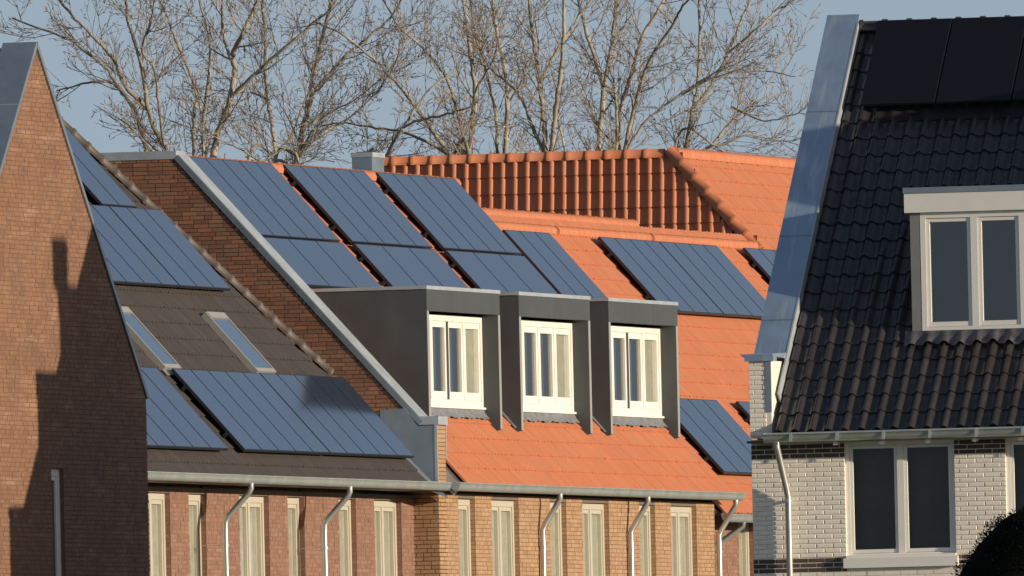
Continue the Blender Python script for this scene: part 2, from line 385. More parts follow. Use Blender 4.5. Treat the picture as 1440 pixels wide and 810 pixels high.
# ---- the three orange houses with dormers
HB = [(-.28, 5.05), (5.05, 10.45), (10.45, 15.83)]
TE = 6.30
OW = Wm('X', XF)
HL = ['terraced house with orange roof at the row end, zinc-capped brick gable beside brown roof',
      'terraced house with orange roof and middle one of the three dark box dormers',
      'terraced house with orange roof whose box dormer stands beside bare orange tiles']
DORM = [(.33, 4.595), (5.73, 9.995), (11.13, 15.395)]
houses = []
for k, (s0, s1) in enumerate(HB):
    h = thing('terraced_house', HL[k], 'house', (0, (s0+s1)/2, 0), 'orange-roofed terraced houses'); houses.append(h)
    base = 5.4*k
    a0 = -.765 if k == 0 else s0
    ops = [(base+.37, base+1.33, 4.2, 7.06), (base+2.31, base+3.90, 4.2, 7.06)]
    facade(h, OW, a0, s1-(.012 if k < 2 else 0), ops, 7.13, 'brick_yellow', seed=20+k)
    window(h, OW, ops[0][0]-.02, ops[0][1], 4.2, 7.05, -.075, (0, 1), roomd=.28, glass='glass', curtain=(0, 1))
    window(h, OW, ops[1][0]-.02, ops[1][1], 4.2, 7.05, -.075, (0, .5, 1), roomd=.28, glass='glass', curtain=(0, 1))
    if k < 2:
        j = MB(); OW.box(j, s1-.012, s1, -.25, -.03, 0, 7.13); part(j, 'expansion_joint', 'dark_post', h)
    roof_part(h, s0, s1, .02, TE, T_OFF, 'orange_tile', seed=40+k)
    # back of the roof and body (keeps daylight out)
    b = MB(); b.prism([(-.9, 0), (XF-.32, 0), (XF-.32, 7.3), (.0, ZR-.22), (-.9, ZR-.25)], 1, (s0 if k else -.70)+.01, s1-.01); part(b, 'house_core', 'plain_wall', h)
    bk = MB(); bk.prism([(-.02, ZR-.12), (-.9, ZR-.16), (-.9, ZR-.24), (-.02, ZR-.20)], 1, s0, s1); part(bk, 'flat_roof', 'zinc', h)
    rg = MB(); s = s0
    while s < s1-.05:
        e = min(s+.33, s1); half_tube(rg, RP(s, .0, T_OFF+.015), RP(e, .0, T_OFF+.015), (.3, 0, 1), .095, seg=6); s += .33
    part(rg, 'ridge_tiles', 'orange_tile', h, kind='stuff')
    gm = MB(); gutter(gm, (4.115, s0-.75 if k == 0 else s0, 7.25), (4.115, s1+(.42 if k == 2 else 0), 7.25), (1, 0, 0), r=.075)
    part(gm, 'gutter', 'gutter_zinc', h)
    ea = MB(); ea.box(XF-.1, 4.05, s0, s1, 7.16, 7.20); part(ea, 'eave_board', 'dark_post', h)
    # downpipe
    yp = onX(788+123.6*k, 694+5*k, 4.12)[1]
    d = MB(); d.tube([(4.115, yp, 7.17), (4.115, yp, 7.08), (4.08, yp, 7.03), (3.90, yp-.06, 6.72), (3.865, yp-.08, 6.64), (3.865, yp-.08, 6.5), (3.865, yp-.08, 0.05)], .042, n=10)
    dp = part(d, 'downpipe', 'pipe_zinc', h)
    c = MB(); c.tube([(3.865, yp-.08, 6.37), (3.865, yp-.08, 6.41)], .05, n=10); part(c, 'pipe_collar', 'pipe_zinc', dp)
    # ---- dormer
    d0, d1 = DORM[k]; XD = 3.405; ZT = 10.106; ZB_ = 8.10; TK = .11
    tz = lambda z: (ZR+T_OFF*ca-z)/sa        # slope position where a level z meets the tiles
    def px(z, o=T_OFF): t = (ZR+o*ca-z)/sa; return t*ca+o*sa
    body = MB()
    for (q0, q1) in ((d0, d0+TK), (d1-TK, d1)):
        body.prism([(XD-.001, ZB_), (px(ZB_)-.06, ZB_-.02), (px(ZT-.34)-.25, ZT-.34), (px(ZT)-.25, ZT-.023), (XD-.001, ZT-.023)], 1, q0, q1)
    body.box(px(ZT)-.28, XD-.11, d0+TK+.002, d1-TK-.002, ZT-.30, ZT-.026)
    dm = part(body, 'dormer', 'anthracite', h)
    fa = MB(); fa.box(XD-.10, XD+.004, d0+.003, d1-.003, ZT-.335, ZT-.02); part(fa, 'fascia', 'anthracite', dm)
    tr = MB()
    tr.box(XD-.055, XD+.014, d0-.02, d1+.02, ZT-.03, ZT+.022); tr.box(px(ZT)-.25, XD-.056, d0-.02, d0+.06, ZT-.028, ZT+.02); tr.box(px(ZT)-.25, XD-.056, d1-.06, d1+.02, ZT-.028, ZT+.02)
    part(tr, 'roof_edge_trim', 'zinc_pale', dm)
    for (q0, q1) in ((d0, d0+TK), (d1-TK, d1)):
        e = MB(); e.box(XD-.002, XD+.006, q0+.002, q1-.002, ZB_+.01, ZT-.34); part(e, 'cheek_edge', 'anthracite_trim', dm)
    rf = MB(); rf.box(px(ZT)-.25, XD-.06, d0+.07, d1-.07, ZT-.022, ZT+.004); part(rf, 'dormer_roof', 'lead', dm)
    wz0 = onX(640+124*k, 571+6*k, 3.165)[2]; wz1 = ZT-.345
    dw = Wm('X', 3.165)
    w0, w1 = d0+TK+.005, d1-TK-.005
    window(h, dw, w0, w1, wz0, wz1-.02, 0, (0, .25, .5, .75, 1), fm='cream', fw=.09, sash=.085, glass='glass', post='dark_post' if k != 1 else None, curtain=((3,) if k else (0, 3)), roomd=.16, name='dormer_window')
    sil = MB(); dw.box(sil, w0, w1, -.02, .035, wz0-.035, wz0-.004); part(sil, 'dormer_sill', 'cream', dm)
    ld = MB(); zt = wz0-.04; n = 46; xt = 3.19
    for i in range(n+1):
        a = w0+(w1-w0)*i/n; wob = .007*math.sin(i*1.9)+.007*math.sin(i*.7+k)
        zb2 = zt-.13+wob*1.2; ld.v += [(xt-.02, a, zt), (xt+.0+wob, a, zt-.05), (px(zb2)+.085+wob*.4, a, zb2)]
    ld.f += [(3*i+j, 3*i+3+j, 3*i+4+j, 3*i+1+j) for i in range(n) for j in (0, 1)]; ld.sm += [True]*(2*n); part(ld, 'lead_apron', 'lead', dm)
    for (q0, sg) in ((d1, 1), (d0, -1)):
        fl = MB(); fl.slab(q0-.01 if sg > 0 else q0-.10, q0+.10 if sg > 0 else q0+.01, 3.0, tz(ZB_)-.02, T_OFF+.04, T_OFF+.055); part(fl, 'side_flashing', 'lead', dm)

# ---- parapet gable of the first orange house (faces the brown roof)
h = houses[0]; YG = -.78
GW = Wm('Y', YG)
cop_a = onY(245, 219, YG); cop_b = onY(589, 594, YG)            # outer lower edge of the sloping coping
sl_g = (cop_b[2]-cop_a[2])/(cop_b[0]-cop_a[0])
GX0 = -1.6
def gtop(x): return cop_a[2]+sl_g*(x-cop_a[0]) if x > cop_a[0] else cop_a[2]
core = MB(); core.prism([(GX0, 0), (XF-.008, 0), (XF-.008, cop_b[2]-.03), (cop_b[0], cop_b[2]-.03), (cop_a[0], cop_a[2]-.04), (GX0, cop_a[2]-.04)], 1, YG+.008, -.30)
part(core, 'parapet_wall', 'mortar_dark', h)
def giv(z):
    if z > cop_a[2]-.06: return []
    xr = XF if z < cop_b[2]-.05 else cop_a[0]+(z-cop_a[2]+.06)/sl_g
    return [(GX0, min(xr, XF))]
allb = bricks(giv, 4.9, cop_a[2], 77)
hipx0, hipx1 = onY(60, 138, YG), onY(470, 520, YG)
def vis_g(a, b, z):
    x = (a+b)/2
    xh = hipx0[0]+(z-hipx0[2])/(hipx1[2]-hipx0[2])*(hipx1[0]-hipx0[0])
    return z > 8.2 and x > xh-.1 and x > -.8
vg = [q for q in allb if vis_g(*q) and q[1]-q[0] > .05]; vg.sort(key=lambda q: -q[2]); vg = vg[:300]; vset = set(vg)
rest = [q for q in allb if q not in vset]
part(bricks_mesh(GW, rest, -.012, 0, seed=5), 'gable_brickwork', 'brick_yellow', h, kind='stuff')
ub = MB(); ub.hexa([(0, 0, 0), (1, 0, 0), (1, .012, 0), (0, .012, 0), (0, 0, .05), (1, 0, .05), (1, .012, .05), (0, .012, .05)])
ubm = ub.mesh('brick', 'brick_gable'); pw = [o for o in h.children if o.name.startswith('parapet_wall')][0]
def brick_objs(lst, mesh, parent, yf, matsel=None):
    for (a, b, z) in lst:
        o = bpy.data.objects.new('brick', mesh if matsel is None else matsel(z)); COL.objects.link(o)
        o.parent = parent; o.matrix_parent_inverse = Matrix.Identity(4)
        off = Vector(parent.matrix_parent_inverse.translation)+Vector(parent.parent.location)
        o.location = (a-off[0], yf+rnd.uniform(-.002, .002)-off[1], z-off[2]); o.scale = (b-a, 1, 1)
brick_objs(vg, ubm, pw, YG)
# coping: pale sloping top, darker outer side, level piece at the ridge and a short step at the foot
cp = MB(); th = .09
def cseg(mb, p, q, y0, y1, t):
    nx, nz = -(q[1]-p[1]), (q[0]-p[0]); l = math.hypot(nx, nz); nx, nz = nx/l*t, nz/l*t
    mb.hexa([(p[0], y0, p[1]), (q[0], y0, q[1]), (q[0], y1, q[1]), (p[0], y1, p[1]), (p[0]+nx, y0, p[1]+nz), (q[0]+nx, y0, q[1]+nz), (q[0]+nx, y1, q[1]+nz), (p[0]+nx, y1, p[1]+nz)])
A2, B2 = (cop_a[0], cop_a[2]-.045), (cop_b[0], cop_b[2]-.035)
cseg(cp, A2, B2, YG-.012, -.26, th)
cseg(cp, (B2[0]-.01, B2[1]), (XF+.03, B2[1]-.004), YG-.016, -.258, .12)
cseg(cp, (GX0, A2[1]-.002), (A2[0]+.03, A2[1]-.002), YG-.014, -.262, .12)
cpo = part(cp, 'coping', 'zinc_pale', h)
sd = MB(); cseg(sd, A2, B2, YG-.018, YG-.0125, th-.012); part(sd, 'drip_edge', 'zinc', cpo)
zx0 = onY(535, 577, YG)
zs = MB(); zs.prism([(zx0[0], zx0[2]), (zx0[0]+.36, zx0[2]+.02), (cop_b[0]-.02, cop_b[2]-.05), (XF-.02, cop_b[2]-.05), (XF-.02, 7.16), (zx0[0], 7.16)], 1, YG-.03, YG-.003)
part(zs, 'zinc_cladding', 'zinc', h)
et = MB(); et.box(XF-.03, XF+.012, YG-.036, YG-.006, 7.3, cop_b[2]-.04); et.box(XF-.02, XF+.012, -.30, -.27, 7.3, cop_b[2]-.04); part(et, 'edge_trim', 'zinc_pale', h)
cb = MB(); z = 7.2
while z < cop_b[2]-.09: cb.box(XF-.02, XF+.004, YG+.004, -.305, z, z+.05); z += .06
part(cb, 'corbel_brickwork', 'brick_yellow', h, kind='stuff')
bb = MB(); bb.slab(-.31, -.285, 5.6, TE+.02, T_OFF-.22, T_OFF-.01); part(bb, 'barge_board', 'zinc_pale', h)
vt = MB(); vt.slab(-.33, -.16, 5.55, TE+.03, T_OFF+.03, T_OFF+.06); part(vt, 'verge_tile', 'orange_tile', h)

# ---- houses beyond, standing a little back, with a lower ridge
P2 = -.30; X2 = XF+P2/sa
T2 = onP(870, 330, P2+T_OFF+.04)[1]
TALL0 = onP(1052, 338, P2+T_OFF)[0]
HB2 = [(15.83, 21.3), (21.3, 27.3), (27.3, TALL0+.02), (TALL0+.02, 41.0), (41.0, 48.0)]
HL2 = ['set-back house with orange roof and low ridge right behind the last dark dormer', 'set-back house with low orange ridge and narrow zinc upstand behind it',
       'set-back house with low orange ridge in front of the steep hipped tile face', 'tall hipped house with orange roof rising above the low ridge',
       'orange-roofed house at the far end, half hidden by the white brick house']
W2 = Wm('X', X2)
ap = onP(945, 217, P2+T_OFF); TRI = ap[1]
for k, (s0, s1) in enumerate(HB2):
    h = thing('terraced_house', HL2[k], 'house', (0, (s0+s1)/2, 0), 'set-back orange-roofed houses'); houses.append(h)
    ops = [(s0+.55+q*2.6, s0+1.5+q*2.6, 4.2, 6.92) for q in range(2)]
    facade(h, W2, s0, s1, ops, 7.0, 'brick_red', seed=60+k)
    for o_ in ops: window(h, W2, o_[0]-.02, o_[1], 4.2, 6.91, -.075, (0, 1), roomd=.28, glass='glass', curtain=(0, 1))
    tt = T2 if k < 3 else TRI
    hip_s = lambda t: ap[0]+(TALL0-ap[0])*(t-TRI)/(T2-TRI)
    roof_part(h, s0 if k != 3 else min(s0, ap[0]-.6), s1, tt, 6.42, P2+T_OFF, 'orange_tile', seed=80+k, tmask=(lambda s, t: t > T2-.1 or s > hip_s(t)-.05) if k == 3 else None, deck=[(ap[0]+.12, s1, TRI, T2), (s0, s1, T2, 6.36)] if k == 3 else None)
    if k == 3: pass
    zt = ZR-tt*sa; xt = tt*ca+P2*sa
    b = MB(); b.prism([(-4.6, 0), (X2-.32, 0), (X2-.32, 7.1), (xt-.12, zt-.35), (-1.2, zt-1.0 if k < 3 else zt-.6), (-4.6, zt-1.6 if k < 3 else zt-.6)], 1, s0+.01+(1.6 if k == 3 else 0), s1-.01); part(b, 'house_core', 'plain_wall', h)
    if k < 3:
        rg = MB(); s = s0-(0 if k else -.1)
        while s < s1-.02:
            half_tube(rg, RP(s, T2, P2+T_OFF+.0), RP(s+.335, T2, P2+T_OFF+.0), (.3, 0, 1), .085, seg=6); s += .33
        part(rg, 'ridge_tiles', 'orange_tile', h, kind='stuff')
    else:
        rg = MB(); s = max(s0, ap[0]+.1)
        while s < s1: half_tube(rg, RP(s, TRI, P2+T_OFF+.0), RP(s+.335, TRI, P2+T_OFF+.0), (.3, 0, 1), .105, seg=6); s += .33
        part(rg, 'ridge_tiles', 'orange_tile', h, kind='stuff')
    te = RP(0, 6.42, P2+T_OFF)
    gm = MB(); gutter(gm, (te[0]+.06, s0-(.0 if k else -.05), te[2]-.03), (te[0]+.06, s1, te[2]-.03), (1, 0, 0)); part(gm, 'gutter', 'gutter_zinc', h)
    yp = s0+1.15
    d = MB(); d.tube([(te[0]+.06, yp, te[2]-.1), (te[0]+.05, yp, te[2]-.18), (X2+.09, yp-.05, te[2]-.5), (X2+.065, yp-.06, te[2]-.6), (X2+.065, yp-.06, .05)], .042, n=10); part(d, 'downpipe', 'pipe_zinc', h)

# steep hipped face of the tall house (its tiles can be told apart)
h = houses[6]
hb = RP(TALL0, T2, P2+T_OFF); hp = RP(ap[0], TRI, P2+T_OFF)
bv = np.array([0, hb[1]-hp[1], hb[2]-hp[2]]); bv /= np.linalg.norm(bv)                  # down the steep face
bn = np.cross(np.array([1.0, 0, 0]), bv); bn = bn if bn[1] < 0 else -bn
XBL = -6.4
def onB(x, y): return hit(x, y, hp, bn)
hipx = lambda z: hp[0]+(hb[0]-hp[0])*(hp[2]-z)/(hp[2]-hb[2])
brd = MB(); e0 = hp-bn*.03; dl = 2.2
brd.add([(XBL, e0[1], e0[2]), (hp[0], e0[1], e0[2]), (hipx(hp[2]+bv[2]*dl), e0[1]+bv[1]*dl, e0[2]+bv[2]*dl), (XBL, e0[1]+bv[1]*dl, e0[2]+bv[2]*dl)], [(0, 1, 2, 3)])
bo = part(brd, 'hipped_roof', 'dark_post', h)
BW, BH = .198, .268; tv, ta, tb = tile_geo((0, 0, 0), np.array([1., 0, 0]), bv, bn, BW*1.01, BH, PROF_B)
tmb = MB(); tmb.add(tv, ta, True); tmb.f += tb; tmb.sm += [False]*len(tb); tme = tmb.mesh('roof_tile', 'orange_tile')
def put(mesh, name, loc, parent, scale=None):
    o = bpy.data.objects.new(name, mesh); COL.objects.link(o); o.parent = parent
    gp = parent.parent
    off = Vector(parent.matrix_parent_inverse.translation)+(Vector(gp.location) if gp else Vector((0, 0, 0)))+Vector(parent.location) if gp else Vector(parent.location)
    o.location = Vector([float(q) for q in loc])-off
    if scale: o.scale = scale
    return o
for j in range(-1, 8):
    for i in range(44):
        x = hp[0]-.02-(i-9)*BW-BW; p = hp+bv*(j*BH+.02); p = np.array([x, p[1], p[2]])
        xm = hipx(p[2]+bv[2]*BH*.55)
        if x+BW*.62 > xm or x < XBL or j < 0: continue
        put(tme, 'roof_tile', p+bn*rnd.uniform(0, .004), bo)
rl = .315; x = hp[0]-.12
while x > XBL:
    rt = MB(); half_tube(rt, (x, hp[1]+.02, hp[2]+.0), (x-rl*1.03, hp[1]+.02, hp[2]+.0), (0, -.25, 1), .095, seg=8); part(rt, 'ridge_tile', 'orange_tile', h); x -= rl
hv = hb-hp; hl = np.linalg.norm(hv)+.18; hd = hv/np.linalg.norm(hv); nh = 7
for i in range(nh):
    ht = MB(); half_tube(ht, hp+hd*(hl*i/nh-.08)+np.array([0, 0, .01]), hp+hd*(hl*(i+1.04)/nh-.08)+np.array([0, 0, .01]), (.4, -.5, 1), .10, seg=8); part(ht, 'hip_tile', 'orange_tile', h)
# narrow zinc upstand with a tile capping behind the low ridge
h = houses[4]
xs = RP(0, T2, P2+T_OFF)[0]-.42
u0, u1 = onX(800, 314, xs), onX(879, 319, xs); u0[1] = onX(672, 303, xs)[1]
up = MB(); up.box(xs-.5, xs, u0[1]-1.6, u1[1], 10.6, u0[2]-.0); part(up, 'upstand', 'zinc', h)
rg = MB(); s = u0[1]-1.6
while s < u1[1]+.1: half_tube(rg, (xs+.0, s, u0[2]+.02), (xs+.0, s+.335, u0[2]+.02), (0.2, 0, 1), .11, seg=6); s += .33
part(rg, 'capping_tiles', 'orange_tile', h, kind='stuff')
# metal chimney box behind the orange ridge
c0 = onX(523, 226, -1.3); zt = onX(523, 214, -1.3)[2]
ch = thing('metal_chimney', 'square zinc chimney box rising behind the blue panels and orange ridge', 'chimney', (-1.45, c0[1]+.35, ZR-.3))
b = MB(); b.box(-1.3-.31, -1.3, c0[1], c0[1]+.72, ZR-.2, zt-.07); part(b, 'casing', 'zinc', ch)
b = MB(); b.box(-1.3-.325, -1.285, c0[1]-.015, c0[1]+.735, zt-.072, zt); part(b, 'cap', 'zinc_pale', ch)
b = MB(); b.box(-1.3-.25, -1.34, c0[1]+.06, c0[1]+.66, zt, zt+.012); part(b, 'flue_opening', 'dark_post', ch)
b = MB(); b.box(-1.68, -1.22, c0[1]-.08, c0[1]+.8, ZR-.26, ZR-.18); part(b, 'flashing', 'lead', ch)

# ================================================================== the brown-roofed row
XB = 3.43; BWm = Wm('X', XB); TEB = 6.40; TRB = -1.35
j1 = onX(315.8, 730, XB)[1]; j2 = onX(455, 740, XB)[1]
HB3 = [(-24.2, j1), (j1, j2), (j2, YG)]
HL3 = ['brown-roofed brick house partly hidden by the tall shadowed brick gable', 'middle brown-roofed brick house with roof window above its long blue panels',
       'hipped end house with brown roof against the zinc-clad gable']
opx = [[(200, 239.7), (266.2, 290)], [(337.5, 378.7), (405.3, 428.3)], [(477.2, 501), (527, 564.7)]]
sEnd = -2.48
hip_t0, hip_s0 = 4.23, -2.62; hip_t1, hip_s1 = -.67, -5.40
hips = lambda t: hip_s0+(hip_s1-hip_s0)*(t-hip_t0)/(hip_t1-hip_t0)
bh = []
for k, (s0, s1) in enumerate(HB3):
    h = thing('terraced_house', HL3[k], 'house', (0, (s0+s1)/2, 0), 'brown-roofed terraced houses'); bh.append(h)
    ops = [(onX(a, 740, XB)[1], onX(b, 740, XB)[1], 4.2, 7.02) for a, b in opx[k]]
    facade(h, BWm, s0, s1-(.012 if k < 2 else .0), ops, 7.10, 'brick_red', seed=100+k)
    for q, o_ in enumerate(ops):
        wide = o_[1]-o_[0] > 1.3
        window(h, BWm, o_[0]-.02, o_[1], 4.2, 7.01, -.075, (0, .5, 1) if wide else (0, 1), roomd=.28, glass='glass', curtain=(0, 1))
    if k < 2:
        j = MB(); BWm.box(j, s1-.012, s1, -.25, -.03, 0, 7.1); part(j, 'expansion_joint', 'dark_post', h)
    e = s1 if k < 2 else sEnd
    roof_part(h, s0, e, TRB, TEB, T_OFF, 'brown_tile', seed=120+k, tmask=(lambda s, t: t > hip_t0-.2 or s < hips(t+.15)-.1) if k == 2 else None,
              deck=[(s0, hips(q+.0)-.05, q, q+.3) for q in np.arange(TRB, hip_t0-.1, .3)]+[(s0, e-.02, hip_t0-.05, TEB-.06)] if k == 2 else None)
    b = MB(); b.prism([(-4, 0), (XB-.32, 0), (XB-.32, 7.45), (2.6, 8.5), (-4, 8.5)] if k == 2 else [(-4, 0), (XB-.32, 0), (XB-.32, 7.45), (TRB*ca-.3, ZR-TRB*sa-.45), (-4, 10)], 1, s0+.01, e-.12); part(b, 'house_core', 'plain_wall', h)
    gm = MB(); gutter(gm, (4.12, s0, 7.245), (4.12, s1 if k < 2 else -1.55, 7.245), (1, 0, 0)); part(gm, 'gutter', 'gutter_zinc', h)
    ea = MB(); ea.box(XB-.1, 4.05, s0, e if k < 2 else YG-.05, 7.15, 7.19); part(ea, 'eave_board', 'dark_post', h)
    if k < 2:
        yp = onX(353+139*k, 685+5*k, 4.12)[1]
        d = MB(); d.tube([(4.12, yp, 7.17), (4.12, yp, 7.08), (4.09, yp, 7.02), (3.80, yp-.05, 6.70), (3.76, yp-.07, 6.62), (3.755, yp-.07, 6.5), (3.755, yp-.07, .05)], .042, n=10)
        dp = part(d, 'downpipe', 'pipe_zinc', h)
        c = MB(); c.tube([(3.755, yp-.07, 6.28), (3.755, yp-.07, 6.32)], .05, n=10); c.box(XB-.01, 3.72, yp-.074, yp-.066, 6.296, 6.304); part(c, 'pipe_collar', 'pipe_zinc', dp)
h = bh[2]
# hip: falls towards the orange gable
hA = RP(hip_s1-.38, TRB, T_OFF); hB = RP(hip_s0, hip_t0, T_OFF)
hf = MB(); hf.add([hA, hB, (hB[0]-.02, YG-.04, hB[2]-2.2), (hA[0]-3.0, YG-.04, hB[2]-2.2), (hA[0]-3, hA[1], hA[2]-.1)], [(0, 1, 2, 3, 4)])
hfo = part(hf, 'hip_slope', 'brown_tile', h)
vl = MB(); q0, q1, q2, q3 = RP(sEnd+.02, hip_t0, T_OFF-.04), RP(sEnd+.02, TEB, T_OFF-.04), RP(YG-.04, TEB+.02, T_OFF-.20), RP(YG-.04, hip_t0, T_OFF-.9)
vl.add([q0, q1, q2, q3], [(0, 1, 2, 3)]); part(vl, 'valley_lining', 'zinc', h)
nh = 22; hv = (hB-hA)
for i in range(nh):
    ht = MB(); half_tube(ht, hA+hv*(i/nh)+np.array([.02, 0, .045]), hA+hv*((i+1.05)/nh)+np.array([.02, 0, .045]), (.35, -.1, 1), .072, seg=10, flare=1.2); part(ht, 'hip_tile', 'brown_hip', h)

# roof windows
for k, (s0, t0, s1, t1, hh) in enumerate([(-12.08, 3.17, -11.2, 4.32, 0), (-7.0, 3.17, -5.95, 4.30, 1)]):
    hh = bh[hh]
    f = MB(); o0, o1 = T_OFF+.01, T_OFF+.10
    f.slab(s0, s0+.045, t0, t1, o0, o1); f.slab(s1-.045, s1, t0, t1, o0, o1); f.slab(s0+.045, s1-.045, t0, t0+.11, o0, o1+.012); f.slab(s0+.045, s1-.045, t1-.07, t1, o0, o1-.004)
    fo = part(f, 'roof_window', 'skylight_frame', hh)
    p = MB(); p.slab(s0+.043, s1-.043, t0+.108, t1-.068, o0+.02, o1-.012); part(p, 'pane', 'skylight_glass', fo)
    a = MB(); a.slab(s0-.03, s1+.03, t1+.002, t1+.10, T_OFF+.035, T_OFF+.05); part(a, 'flashing', 'lead', fo)

# ================================================================== solar arrays on the long row
PVW = .942
def pv_mesh(w, l, m):
    fr = MB(); fr.slab(.004, w-.004, 0, l, -.04, -.002); f0 = fr.mesh('solar_panel', 'pv_frame')
    gl = MB(); gl.slab(.027, w-.027, .016, l-.016, -.0019, .0015); g0 = gl.mesh('glass', m)
    for me in (f0, g0):
        for v in me.vertices: v.co = Vector(v.co)-Vector(RP(0, 0, 0))
    return f0, g0
PVM = {'p': pv_mesh(PVW, 1.54, 'pv_glass'), 'l': pv_mesh(PVW*5/3, .945, 'pv_glass')}
def array(label, items, off, group, rails):
    s0 = min(i[1] for i in items); t0 = items[0][2]
    base = RP(s0, t0, off); r = thing('solar_array', label, 'solar panels', tuple(base), group)
    for (kd, s, t) in items:
        p = RP(s, t, off); f0, g0 = PVM[kd]
        o = bpy.data.objects.new('solar_panel', f0); COL.objects.link(o); o.parent = r; o.location = Vector(p-base)
        g_ = bpy.data.objects.new('glass', g0); COL.objects.link(g_); g_.parent = o; g_.location = (0, 0, 0)
    for (s_0, s_1, t) in rails:
        b = MB(); b.slab(s_0-.05, s_1+.02, t, t+.045, off-.10, off-.042)
        n = max(2, int((s_1-s_0)/1.2)+1)
        for q in range(n):
            ss = s_0+.02+(s_1-s_0-.1)*q/(n-1); b.slab(ss, ss+.05, t+.005, t+.04, off+T_OFF+.0, off-.101)
        part(b, 'mounting_rail', 'pv_frame', r)
    return r
GA = 'solar arrays on the orange roofs'; GB = 'solar arrays on the brown roofs'
la = ['blue solar array of tall panels over wide ones, beside the zinc-capped parapet', 'blue solar array of tall over wide panels between two identical arrays above middle dormer',
      'blue solar array of tall over wide panels beside the tiled hip face and zinc upstand']
for k in range(3):
    s = 5.4*k+.0
    array(la[k], [('p', s+i*PVW, 0) for i in range(5)]+[('l', s+i*PVW*5/3, 1.575) for i in range(3)], 0, GA, [(s, s+4.7, q) for q in (.30, 1.18, 1.80, 2.28)])
def row(label, s0, n, t, off, group, gap=None):
    it = [('p', s0+i*PVW+(.03 if gap and i >= gap else 0), t) for i in range(n)]
    return array(label, it, off, group, [(s0, s0+n*PVW, t+.3), (s0, s0+n*PVW, t+1.18)])
def s2(x, y, off=P2): return onP(x, y, off)
q = s2(771.7, 327.5); row('single row of three blue panels under the zinc upstand', q[0]-3*.93, 3, q[1], P2, GA)
q = s2(842.4, 332.7); row('long row of eight blue panels below the steep hipped tile face', q[0], 8, q[1], P2, GA, gap=4)
q = s2(1046, 348); row('blue panels below the orange hip foot, half hidden by the pale coping', q[0], 4, q[1], P2, GA)
q = s2(1008, 562.5); row('blue panel row low on the orange roof beside the last dark dormer', q[0]-4*PVW, 4, q[1], P2, GA)
q = s2(1036, 564); row('blue panels low on the orange roof behind the white brick pier', q[0], 4, q[1], P2, GA)
row('two blue panels high on the brown roof beside the hip tiles', -5.70-2*PVW, 2, -.395, 0, GB)
row('row of eight blue panels on the brown roof above the roof windows', -4.47-8*PVW-.03, 8, 1.165, 0, GB, gap=5)
row('blue panel row low on the brown roof next to the tall brick gable', -12.83-6*PVW, 6, 4.375, 0, GB)
row('long row of ten blue panels low on brown roof, mirroring the brick gable', -11.95, 10, 4.375, 0, GB, gap=5)


# ================================================================== the tall brick gable on the left
XL = 7.42; LW = Wm('X', XL)
apx = onX(50, 63, XL); bke = onX(205, 556, XL)
YA, ZA = apx[1], apx[2]; slp = (ZA-bke[2])/(bke[1]-YA); YBk = onX(207.5, 640, XL)[1]; YFr = YA-(YBk-YA); ZE = ZA-slp*(YBk-YA)
lh = thing('gabled_house', 'tall red brick gable house with zinc-edged roof, half in shadow', 'house', (0, YA, 0))
w = MB(); w.prism([(YFr, 0), (YBk-.006, 0), (YBk-.006, ZE), (YA, ZA-.03), (YFr, ZE)], 0, -6, XL-.10)
o0, o1, oz = onX(72, 660, XL)[1], onX(90, 700, XL)[1], onX(75, 658, XL)[2]
part(w, 'house_body', 'plain_wall', lh)
w = MB()
w.prism([(YFr, 0), (o0, 0), (o0, oz), (o1, oz), (o1, 0), (YBk-.006, 0), (YBk-.006, ZE), (YA, ZA-.03), (YFr, ZE)], 0, XL-.095, XL-.008)
part(w, 'gable_wall', 'mortar_left', lh)
def liv(z):
    hw = (ZA-.05-z)/slp
    a, b = (YFr, YBk) if z < ZE else (YA-hw, YA+hw)
    a = max(a, YA-3.6)
    if b-a < .05: return []
    return [(a, o0), (o1, b)] if z < oz else [(a, b)]
part(bricks_mesh(LW, bricks(liv, 4.9, ZA-.2, 501), -.014, 0, seed=9), 'brickwork', 'brick_left', lh, kind='stuff')
low = MB(); LW.box(low, YFr, o0, -.007, -.002, 0, 4.89); LW.box(low, o1, YBk, -.007, -.002, 0, 4.89); part(low, 'lower_wall', 'brick_left', lh)
fo = window(lh, LW, o0+.002, o1-.002, 3.5, oz-.01, -.055, (0, 1), fm='white_frame', fw=.09, roomd=.04)
def lcop(mb, x0, x1, o_0, o_1):
    cs, sn = math.cos(math.atan(slp)), math.sin(math.atan(slp))
    for sg in (1, -1):
        P = lambda d, o, x: (x, YA+sg*(d*cs+o*sn), ZA-d*sn+o*cs)
        ln = (YBk-YA)/cs+.02
        mb.hexa([P(0, o_0, x0), P(ln, o_0, x0), P(ln, o_0, x1), P(0, o_0, x1), P(-.0, o_1, x0), P(ln, o_1, x0), P(ln, o_1, x1), P(0, o_1, x1)])
c = MB(); lcop(c, XL-.43, XL+.025, -.02, .05); part(c, 'coping', 'zinc', lh)
for q in (.95, 2.0, 3.05):
    cs, sn = math.cos(math.atan(slp)), math.sin(math.atan(slp)); d = q/cs
    P = lambda d, o, x: (x, YA-(d*cs+o*sn), ZA-d*sn+o*cs)
    j = MB(); j.hexa([P(d, .05, XL-.435), P(d+.012, .05, XL-.435), P(d+.012, .05, XL+.03), P(d, .05, XL+.03), P(d, .056, XL-.435), P(d+.012, .056, XL-.435), P(d+.012, .056, XL+.03), P(d, .056, XL+.03)]); part(j, 'coping_seam', 'zinc_pale', lh)
ang = math.atan(slp)
tl = MB(); tile_field(tl, (-2.0, YA-.0, ZA-.04), (1, 0, 0), (0, -math.cos(ang), -math.sin(ang)), (0, -math.sin(ang), math.cos(ang)), range(41), range(22), .213, .317, seed=11)
